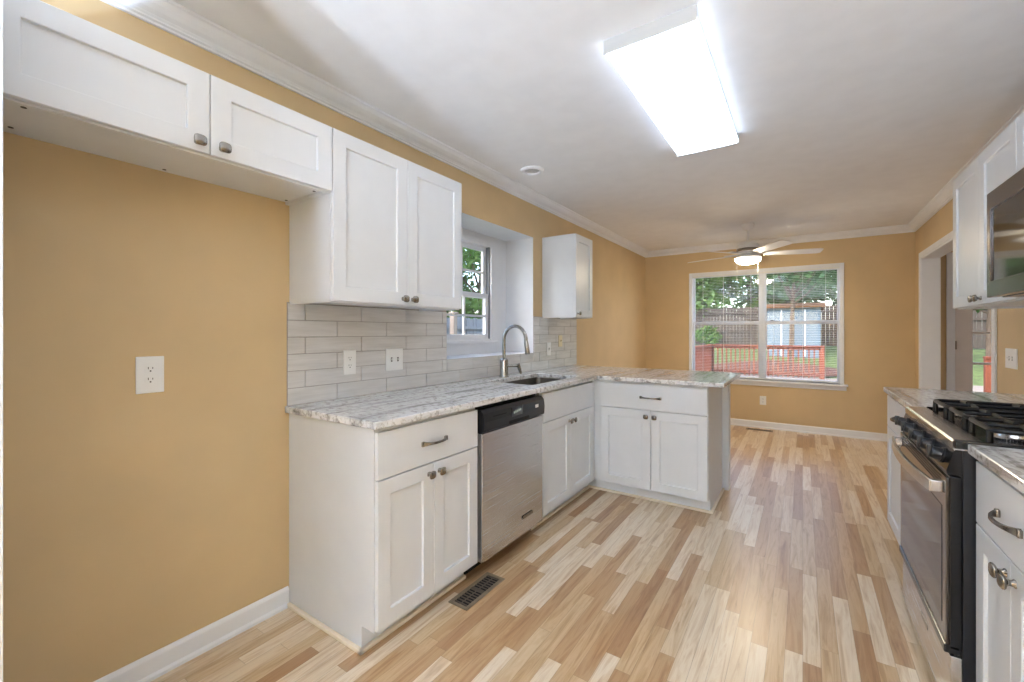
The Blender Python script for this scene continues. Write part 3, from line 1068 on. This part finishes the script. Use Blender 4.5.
# ------------------------------------------------------------------ right-hand run
RWD = .592       # carcass depth so that doors reach X = .43
RG0, RG1 = 1.860, 2.620
b4 = base_cabinet(MR, 'base_cabinet', (XR-.3, 3.06, 0), 'white base cabinet beyond the stove with small drawer and doors', 2.626, 3.49,
                  [(2.63, 3.486)], [(2.63, 3.06), (3.06, 3.486)], [3.03, 3.09], [3.10], wd=.59)
shoe(MR, b4, [(2.626, 3.49, .516, .534), (3.49, 3.508, .01, .534)])
b5 = base_cabinet(MR, 'base_cabinet', (XR-.3, 1.59, 0), 'white base cabinet nearest the camera on the right, beside the black stove side', 1.32, 1.852,
                  [(1.324, 1.85)], [(1.324, 1.588), (1.588, 1.85)], [1.558, 1.618], [1.59], wd=.59)
tag(MB().box(.414, XR-.001, 2.624, 3.502, .884, .914).build('countertop', M['granite'], bevel=.004), 'grey-veined granite countertop piece beyond the stove', 'countertop')
tag(MB().box(.414, XR-.001, 1.30, 1.856, .884, .914).build('countertop', M['granite'], bevel=.004), 'grey-veined granite countertop piece nearest the camera beside the stove', 'countertop')

rg = thing('gas_range', (.72, 2.24, 0), 'black and stainless gas range with five knobs and cast iron grates', 'stove')
MB().box(.406, XR-.012, RG0+.002, RG1-.002, .03, .892, .002).build('body', M['blackside'], rg)
for x in (.46, .97):
    for y in (RG0+.05, RG1-.05):
        MB().lathe([(0, .001), (.018, .001), (.018, .03), (0, .03)], (x, y, 0), n=12).build('foot', M['black'], rg)
od = MB().box(.376, .405, RG0+.004, RG1-.004, .272, .806, .003).build('oven_door', M['black'], rg)
MB().box(.3685, .3765, RG0+.006, RG1-.006, .282, .80, .002).build('door_skin', M['steeldark'], od)
MB().box(.3672, .3688, RG0+.05, RG1-.05, .33, .70, .0008).build('oven_window', M['darkglass'], od)
MB().box(.364, .400, RG0+.004, RG1-.004, .258, .284, .003).build('bottom_trim', M['black'], od)
mb = MB()
for i in range(4):
    mb.box(.3675, .3690, RG0+.06, RG1-.06, .758+i*.010, .762+i*.010)
mb.build('vent_slots', M['void'], od)
# bowed flat handle
outer, inner = [], []
n = 18
for i in range(n+1):
    s = -1+2*i/n
    y = (RG0+RG1)/2 + s*.345
    x = .334 - .022*(1-s*s)
    outer.append((x, y)); inner.append((x+.012, y))
mb = MB()
mb.prism(outer+inner[::-1], 2, .742, .782)
hd = mb.build('handle', M['steel'], od, bevel=.003)
for s in (-1, 1):
    y = (RG0+RG1)/2 + s*.335
    MB().box(.338, .369, y-.012, y+.012, .744, .780, .003).build('handle_bracket', M['steel'], hd)
dwr = MB().box(.377, .405, RG0+.004, RG1-.004, .052, .252, .003).build('storage_drawer', M['steel'], rg)
MB().box(.3758, .3772, 2.15, 2.25, .165, .185, .0006).build('badge', M['nickel'], dwr)
MB().box(.390, .405, RG0+.006, RG1-.006, .252, .272).build('gap_strip', M['void'], rg)
mb = MB()
mb.prism([(.405, .812), (.372, .812), (.369, .822), (.386, .886), (.405, .889)], 1, RG0+.003, RG1-.003)
cpn = mb.build('control_panel', M['black'], rg)
nrm = Vector((-.066, 0, .017)).normalized()
for y in (1.945, 2.09, 2.24, 2.39, 2.535):
    cx, cz = .3775, .853
    p = Vector((cx, y, cz))
    mb = MB()
    mb.tube([p, p+nrm*.006, p+nrm*.0065, p+nrm*.026, p+nrm*.031], [.025, .025, .021, .0195, .015], 20)
    q = p+nrm*.028
    mb.box(q.x-.012, q.x+.004, y-.0045, y+.0045, q.z-.018, q.z+.022, .002)
    mb.build('burner_knob', M['blackplastic'], rg, smooth=True)
MB().box(.3866, .3885, RG0+.004, RG1-.004, .8855, .8895).build('trim_line', M['steel'], cpn)
# cooktop: steel front lip, black pan with a raised rim
mb = MB()
mb.prism([(.385, .890), (.385, .912), (.391, .918), (.455, .918), (.455, .890)], 1, RG0+.002, RG1-.002)
ctp = mb.build('cooktop_lip', M['steel'], rg)
mb = MB()
mb.box(.4555, XR-.015, RG0+.002, RG1-.002, .892, .912)
mb.box(.385, XR-.015, RG0-.006, RG0+.012, .895, .922, .003)
mb.box(.4555, XR-.015, RG1-.012, RG1, .912, .922, .003)
mb.box(XR-.06, XR-.012, RG0, RG1, .912, .935, .004)
mb.build('cooktop', M['black'], rg)
for (x, y, r) in ((.56, 2.03, .046), (.86, 2.03, .038), (.71, 2.24, .05), (.56, 2.45, .04), (.86, 2.45, .046)):
    b_ = MB().lathe([(0, .912), (r*1.25, .912), (r*1.3, .917), (r*1.05, .922), (r, .930), (0, .930)], (x, y, 0), n=24).build('burner', M['steel'], rg, smooth=True)
    MB().lathe([(0, .9305), (r*.82, .9305), (r*.86, .934), (r*.78, .939), (0, .940)], (x, y, 0), n=24).build('burner_cap', M['iron'], b_, smooth=True)
GZ = .955
for (y0, y1) in ((1.885, 2.115), (2.125, 2.355), (2.365, 2.595)):
    mb = MB()
    x0, x1 = .475, .975
    ring = [(a, b, GZ) for (a, b, c) in rr(x0, x1, y0, y1, .03, 0, 4)]
    mb.tube(ring+[ring[0], ring[1]], .0075, 8)
    ym = (y0+y1)/2
    mb.tube([(x0, ym, GZ), (x1, ym, GZ)], .0065, 8)
    for xm in (.56, .71, .86):
        mb.tube([(xm, y0, GZ), (xm, ym-.028, GZ+.006)], .0065, 8)
        mb.tube([(xm, y1, GZ), (xm, ym+.028, GZ+.006)], .0065, 8)
    for (a, b) in ((x0, y0+.03), (x0, y1-.03), (x1, y0+.03), (x1, y1-.03), (.725, y0), (.725, y1)):
        mb.tube([(a, b, GZ), (a, b, .9125)], [.008, .0095], 8)
    mb.build('grate', M['iron'], rg, smooth=True)

# uppers on the right
wall_cabinet(MR, 'wall_cabinet', (XR-.16, 2.98, 1.378), 'white two-door wall cabinet left of the microwave on the right wall',
             2.545, 3.42, 1.378, 2.105, UD-.002, [2.982], [(3.014, 1.414), (2.95, 1.414)])
wall_cabinet(MR, 'wall_cabinet', (XR-.16, 2.16, 1.815), 'short white wall cabinet directly above the microwave',
             1.782, 2.543, 1.815, 2.105, UD-.002, [2.162], [(2.19, 1.85), (2.134, 1.85)])
mwv = thing('microwave', (.83, 2.16, 1.39), 'stainless over-the-range microwave with dark glass door on the right wall', 'microwave')
MY0, MY1 = 1.784, 2.541
MB().box(.652, XR-.003, MY0, MY1, 1.402, 1.812, .003).build('body', M['blackside'], mwv)
MB().box(.66, XR-.05, MY0+.02, MY1-.02, 1.39, 1.402, .002).build('bottom_vent', M['black'], mwv)
fr = MB()
fr.cells([MY0+.2, MY0+.245, MY1-.035, MY1], [1.392, 1.455, 1.742, 1.812], lambda i, j: not (i == 1 and j == 1), .622, .651, k=0)
fd = fr.build('door', M['steeldark'], mwv, bevel=.002)
MB().box(.628, .646, MY0+.244, MY1-.034, 1.454, 1.743).build('door_glass', M['darkglass'], fd)
MB().box(.624, .651, MY0, MY0+.198, 1.392, 1.812, .003).build('control_panel', M['black'], mwv)
mb = MB()
mb.tube([(.622, MY0+.222, 1.47), (.592, MY0+.222, 1.48), (.588, MY0+.222, 1.60), (.592, MY0+.222, 1.73), (.622, MY0+.222, 1.74)], .009, 10)
mb.build('handle', M['steel'], fd, smooth=True)

# low uplighters added unseen behind the camera to lift the ceiling brightness
for (px, py, lab) in ((-.75, -2.3, 'unseen low uplighter added to light the ceiling, nearer the left wall'), (-.1, -2.4, 'unseen low uplighter added to light the ceiling, mid room')):
    pd = thing('added_uplighter', (px, py, 0), lab, 'lamp', 'added unseen uplighters behind the camera')
    MB().lathe([(0, .001), (.15, .001), (.15, .30), (.143, .30), (.14, .02), (0, .02)], (px, py, 0), n=28).build('can', M['trim'], pd, smooth=True)
    MB().lathe([(0, .258), (.138, .258), (.138, .263), (0, .263)], (px, py, 0), n=28).build('added_glow_disc', M['added_uplight'], pd)

# unseen ceiling light, added to brighten the adjoining room
fm_ = thing('added_ceiling_light', (2.9, 4.7, ZC), 'unseen round flush light added to brighten the adjoining room beyond the cased opening', 'light')
MB().lathe([(0, -.001), (.17, -.001), (.175, -.02), (.165, -.03), (0, -.03)], (2.9, 4.7, ZC), n=28).build('pan', M['trim'], fm_, smooth=True)
MB().lathe([(.16, -.03), (.15, -.06), (.11, -.09), (.05, -.105), (0, -.108), (0, -.03)], (2.9, 4.7, ZC), n=28).build('added_dome', M['added_dome'], fm_, smooth=True)

# ------------------------------------------------------------------ outdoors
def gz(x, y):
    s = max(0, min(1, (y-12)/12))
    return -.62 + 1.30*s*s*(3-2*s) + .05*math.sin(x*.7)*math.cos(y*.5) + (max(0, -x-4)*.02)
mb = MB()
xs = [-40+i*2 for i in range(41)]
ys = [-18+i*2 for i in range(36)]
V = [[mb._v((x, y, gz(x, y))) for y in ys] for x in xs]
for i in range(len(xs)-1):
    for j in range(len(ys)-1):
        mb._f([V[i][j], V[i+1][j], V[i+1][j+1], V[i][j+1]])
struct(mb.build('ground', M['grass'], origin=(0, 0, 0), smooth=True))

DKX0, DKX1, DKY1, DKZ = -2.9, 7.0, 15.2, -.08
mb = MB()
y = YB+.18
while y < DKY1:
    mb.box(DKX0, DKX1, y, y+.136, DKZ-.03, DKZ)
    y += .142
mb.box(DKX0, DKX1, DKY1-.04, DKY1, DKZ-.26, DKZ-.03)
mb.box(DKX0, DKX0+.04, YB+.2, DKY1-.04, DKZ-.26, DKZ-.03)
for x in (-2.6, .4, 3.4, 6.6):
    for y in (8, 11.5, 15.0):
        mb.box(x-.06, x+.06, y-.06, y+.06, -1.0, DKZ-.03)
struct(mb.build('deck', M['deck'], origin=(0, 0, 0)))

def railing(name, pts, label, posts_every=2.2):
    t_ = thing(name, (pts[0][0], pts[0][1], DKZ), label, 'railing')
    rail = MB(); bal = []; bars = MB()
    HT = .94
    nb = 0
    for (p, q) in zip(pts, pts[1:]):
        p, q = Vector((*p, 0)), Vector((*q, 0))
        L = (q-p).length
        d = (q-p)/L
        nrm = Vector((-d.y, d.x, 0))
        def bar(s0, s1, hw, z0, z1, m):
            a, b = p+d*s0, p+d*s1
            m.rings([[tuple(a+nrm*k+Vector((0, 0, z))) for (k, z) in ((-hw, z0), (hw, z0), (hw, z1), (-hw, z1))],
                     [tuple(b+nrm*k+Vector((0, 0, z))) for (k, z) in ((-hw, z0), (hw, z0), (hw, z1), (-hw, z1))]])
        bar(-.05, L+.05, .065, DKZ+HT-.035, DKZ+HT, rail)
        bar(0, L, .019, DKZ+HT-.125, DKZ+HT-.037, rail)
        bar(0, L, .019, DKZ+.07, DKZ+.155, rail)
        n = int(L/.125)
        for i in range(n):
            c_ = p+d*((i+.5)*L/n)
            bars.box(c_.x-.019, c_.x+.019, c_.y-.019, c_.y+.019, DKZ+.02, DKZ+HT-.05)
        k = max(1, round(L/posts_every))
        for i in range(k+1):
            c_ = p+d*(L*i/k)
            MB().box(c_.x-.048, c_.x+.048, c_.y-.048, c_.y+.048, DKZ+.001, DKZ+HT-.036, .004).build('post', M['redwood'], t_)
    rail.build('rails', M['redwood'], t_)
    bars.build('balusters', M['redwood'], t_)
    return t_
railing('deck_railing', [(-2.55, 7.4), (-2.42, 15.0), (.46, 15.0)], 'red wooden deck railing turning a corner outside the wide dining window')
railing('deck_railing', [(2.47, 10.0), (6.4, 10.0)], 'red wooden deck railing seen through the glazed door of the next room')

def fence(name, x0, y0, x1, y1, top, label, mat, bw=.14, zoff=0):
    t_ = thing(name, (x0, y0, gz(x0, y0)), label, 'fence')
    p, q = Vector((x0, y0, 0)), Vector((x1, y1, 0))
    L = (q-p).length
    d = (q-p)/L
    nrm = Vector((-d.y, d.x, 0))
    mb = MB()
    s = 0
    while s < L:
        a, b = p+d*s, p+d*min(s+bw-.008, L)
        zt = top+random.uniform(-.03, .03)
        zbm = gz(a.x, a.y)+.02
        j = random.uniform(0, .012)
        ring = lambda c_: [tuple(c_+nrm*(k+j)+Vector((0, 0, z))) for (k, z) in ((-.009, zbm), (.009, zbm), (.009, zt), (-.009, zt))]
        mb.rings([ring(a), ring(b)])
        s += bw
    mb.build('boards', mat, t_)
    mb = MB()
    for zz in (.35, .8, top-gz(x0, y0)-.3):
        a, b = p, q
        z0 = gz(x0, y0)+zz
        mb.rings([[tuple(c_-nrm*k+Vector((0, 0, z))) for (k, z) in ((.012, z0), (.05, z0), (.05, z0+.08), (.012, z0+.08))] for c_ in (a, b)])
    mb.build('fence_rails', mat, t_)
    return t_
fence('wood_fence', -16, 22.6, 9, 22.6, 2.38, 'weathered brown board fence across the back of the yard', M['fence'])
fence('wood_fence', -7.2, -4, -7.2, 22.4, 1.62, 'grey board fence seen through the window over the sink', M['greyfence'])
for y, lab in ((6.6, 'pale post in front of the grey fence, left one seen through the sink window'), (7.3, 'pale post in front of the grey fence, right one seen through the sink window')):
    mb = MB().box(-6.55, -6.43, y-.06, y+.06, gz(-6.5, y), 1.66, .006)
    mb.box(-6.57, -6.41, y-.08, y+.08, 1.66, 1.70, .006)
    tag(mb.build('fence_post', M['deck']), lab, 'post')

# pale blue shed in front of the back fence
sd = thing('garden_shed', (-.6, 21.2, .55), 'pale blue shed with brown roof in front of the back fence', 'shed')
S0, S1, SYa, SYb = -1.15, .55, 19.6, 21.9
sz = gz(0, 20)
MB().box(S0+.02, S1-.02, SYa+.02, SYb, sz-.3, 2.20).build('walls', M['blueside'], sd)
mb = MB()
z = sz
while z < 2.15:
    mb.prism([(SYa+.02, z), (SYa-.004, z), (SYa+.012, z+.16), (SYa+.02, z+.16)], 0, S0, S1)
    z += .16
mb.build('siding', M['blueside'], sd)
mb = MB()
mb.prism([(SYa-.2, 2.16), ((SYa+SYb)/2, 2.30), (SYb+.2, 2.16), (SYb+.2, 2.24), ((SYa+SYb)/2, 2.40), (SYa-.2, 2.24)], 0, S0-.15, S1+.15)
mb.build('roof', M['roofbrown'], sd)
mb = MB()
mb.box(S0+.45, S0+.49, SYa-.03, SYa-.005, sz, 2.1)
mb.box(S0+1.2, S0+1.24, SYa-.03, SYa-.005, sz, 2.1)
mb.build('corner_boards', M['trim'], sd)

# mulch bed with low growth
mb = MB()
rings = []
for k in range(7):
    f = k/6
    rings.append([(-.9+(2.2*(1-f**2)+.01)*math.cos(a)*(1+.1*math.sin(3*a)), 17.3+(1.0*(1-f**2)+.01)*math.sin(a), gz(-.9, 17.3)-.06+.42*f) for a in [2*PI*i/28 for i in range(28)]])
mb.rings(rings)
o = mb.build('mulch_bed', M['mulch'], smooth=True)
tag(o, 'mound of red-brown mulch on the lawn behind the deck railing', 'mulch')
o['kind'] = 'stuff'

def leaves(mb, blobs, n, size):
    tot = sum(b[3]**2 for b in blobs)
    for (bx, by, bz, br) in blobs:
        for i in range(int(n*br*br/tot)):
            d = Vector((random.gauss(0, 1), random.gauss(0, 1), random.gauss(0, 1))).normalized()
            p = Vector((bx, by, bz)) + Vector((d.x, d.y, d.z*.8))*br*random.uniform(.45, 1.0)
            s = size*random.uniform(.6, 1.3)
            a = Vector((random.gauss(0, 1), random.gauss(0, 1), random.gauss(0, .6))).normalized()
            b = a.cross(Vector((random.gauss(0, 1), random.gauss(0, 1), random.gauss(0, 1)))).normalized()
            vs = [mb.bm.verts.new(p+a*s), mb.bm.verts.new(p+b*s*.45), mb.bm.verts.new(p-a*s), mb.bm.verts.new(p-b*s*.45)]
            mb.bm.faces.new(vs)

def tree(x, y, h, r, label, mat, n, trunk=.14, lean=0, size=.16, low=.45, name='tree', group='trees beyond the fence'):
    z0 = gz(x, y)
    t_ = thing(name, (x, y, z0), label, 'tree' if name == 'tree' else 'shrub', group)
    mb = MB()
    top = Vector((x+lean, y, z0+h*.8))
    pts = [Vector((x, y, z0-.1)), Vector((x+lean*.2, y+.05, z0+h*.3)), Vector((x+lean*.6, y-.05, z0+h*.55)), top]
    mb.tube(pts, [trunk, trunk*.85, trunk*.6, trunk*.2], 9)
    blobs = []
    for i in range(13 if h > 2 else 4):
        a = i*2.4+x
        f = random.uniform(low, .92)
        rr_ = r*random.uniform(.4, .62)
        c_ = Vector((x+lean*f+math.cos(a)*r*.6, y+math.sin(a)*r*.6, z0+h*f))
        s0 = pts[1]+(pts[3]-pts[1])*min(.9, max(.05, (f-.35)))
        mb.tube([s0, (s0+c_)/2+Vector((0, 0, -.1)), c_], [trunk*.4, trunk*.25, trunk*.08], 6)
        blobs.append((c_.x, c_.y, c_.z, rr_))
    blobs.append((top.x, top.y, z0+h*.85, r*.55))
    mb.build('trunk', M['bark'], t_, smooth=True)
    mb = MB()
    leaves(mb, blobs, n, size)
    mb.build('foliage', mat, t_)
    return t_
T = [
 (-5.9, 24.6, 6.2, 2.0, 'bright green tree with dark trunk behind the fence, leftmost in the dining window', 'leaf_a', 5600, .2),
 (-4.2, 24.4, 6.4, 1.9, 'tall tree with slim dark trunk behind the fence, second from left in dining window', 'leaf_a', 5600, .14),
 (-2.4, 27.5, 7.0, 2.4, 'broad light green tree behind the fence, left of the shed', 'leaf_a', 4600, .2),
 (-.2, 26.0, 6.6, 2.3, 'mid green tree rising behind the blue shed roof', 'leaf_b', 8500, .2),
 (2.1, 25.2, 6.2, 2.0, 'dark green dense tree behind the fence, right of the shed', 'leaf_c', 8000, .18),
 (5.2, 24.8, 6.2, 2.2, 'dark green tree behind the fence seen through the glazed door', 'leaf_b', 3600, .18),
 (8.6, 26.0, 7.0, 2.6, 'large mid green tree at the far right beyond the fence', 'leaf_b', 3000, .2),
 (-9.5, 26.0, 7.0, 2.6, 'large green tree at the far left beyond the fence', 'leaf_b', 3000, .2),
]
for (x, y, h, r, lab, m, n, tr) in T:
    tree(x, y, h, r, lab, M[m], n, tr, random.uniform(-.3, .3), low=.28)
tree(-.35, 19.0, 4.6, 1.5, 'young tree with brown trunk standing before the blue shed', M['leaf_b'], 1100, .09, .1, .13, low=.62, group='yard trees')
tree(4.5, 18.2, 4.6, 1.5, 'small tree on the lawn seen through the glazed door', M['leaf_b'], 1800, .08, .1, .12, low=.42, group='yard trees')
for (x, y, h, r, lab, m) in ((-9.6, 8.3, 5.2, 1.9, 'leafy green tree beyond the grey fence, seen through the sink window', 'leaf_b'),
                             (-9.4, 12.0, 5.6, 2.0, 'bright leafy tree beyond the grey fence, right of the sink window view', 'leaf_a'),
                             (-13.2, 11.2, 8.0, 3.0, 'tall dark tree further back beyond the grey fence', 'leaf_c')):
    tree(x, y, h, r, lab, M[m], 5000, .12, 0, .14, low=.2, group='trees beyond the grey fence')
for (x, y, h, r, lab, m) in ((3.2, 20.5, 1.3, .7, 'low green shrub on the lawn seen through the glazed door', 'leaf_b'),
                             (2.3, 21.2, 1.5, .7, 'dark shrub by the back fence right of the shed', 'leaf_c'),
                             (-3.6, 21.8, .9, .6, 'low green shrub at the foot of the back fence', 'leaf_a')):
    tree(x, y, h, r, lab, M[m], 700, .03, 0, .08, low=.3, name='shrub', group='yard shrubs')
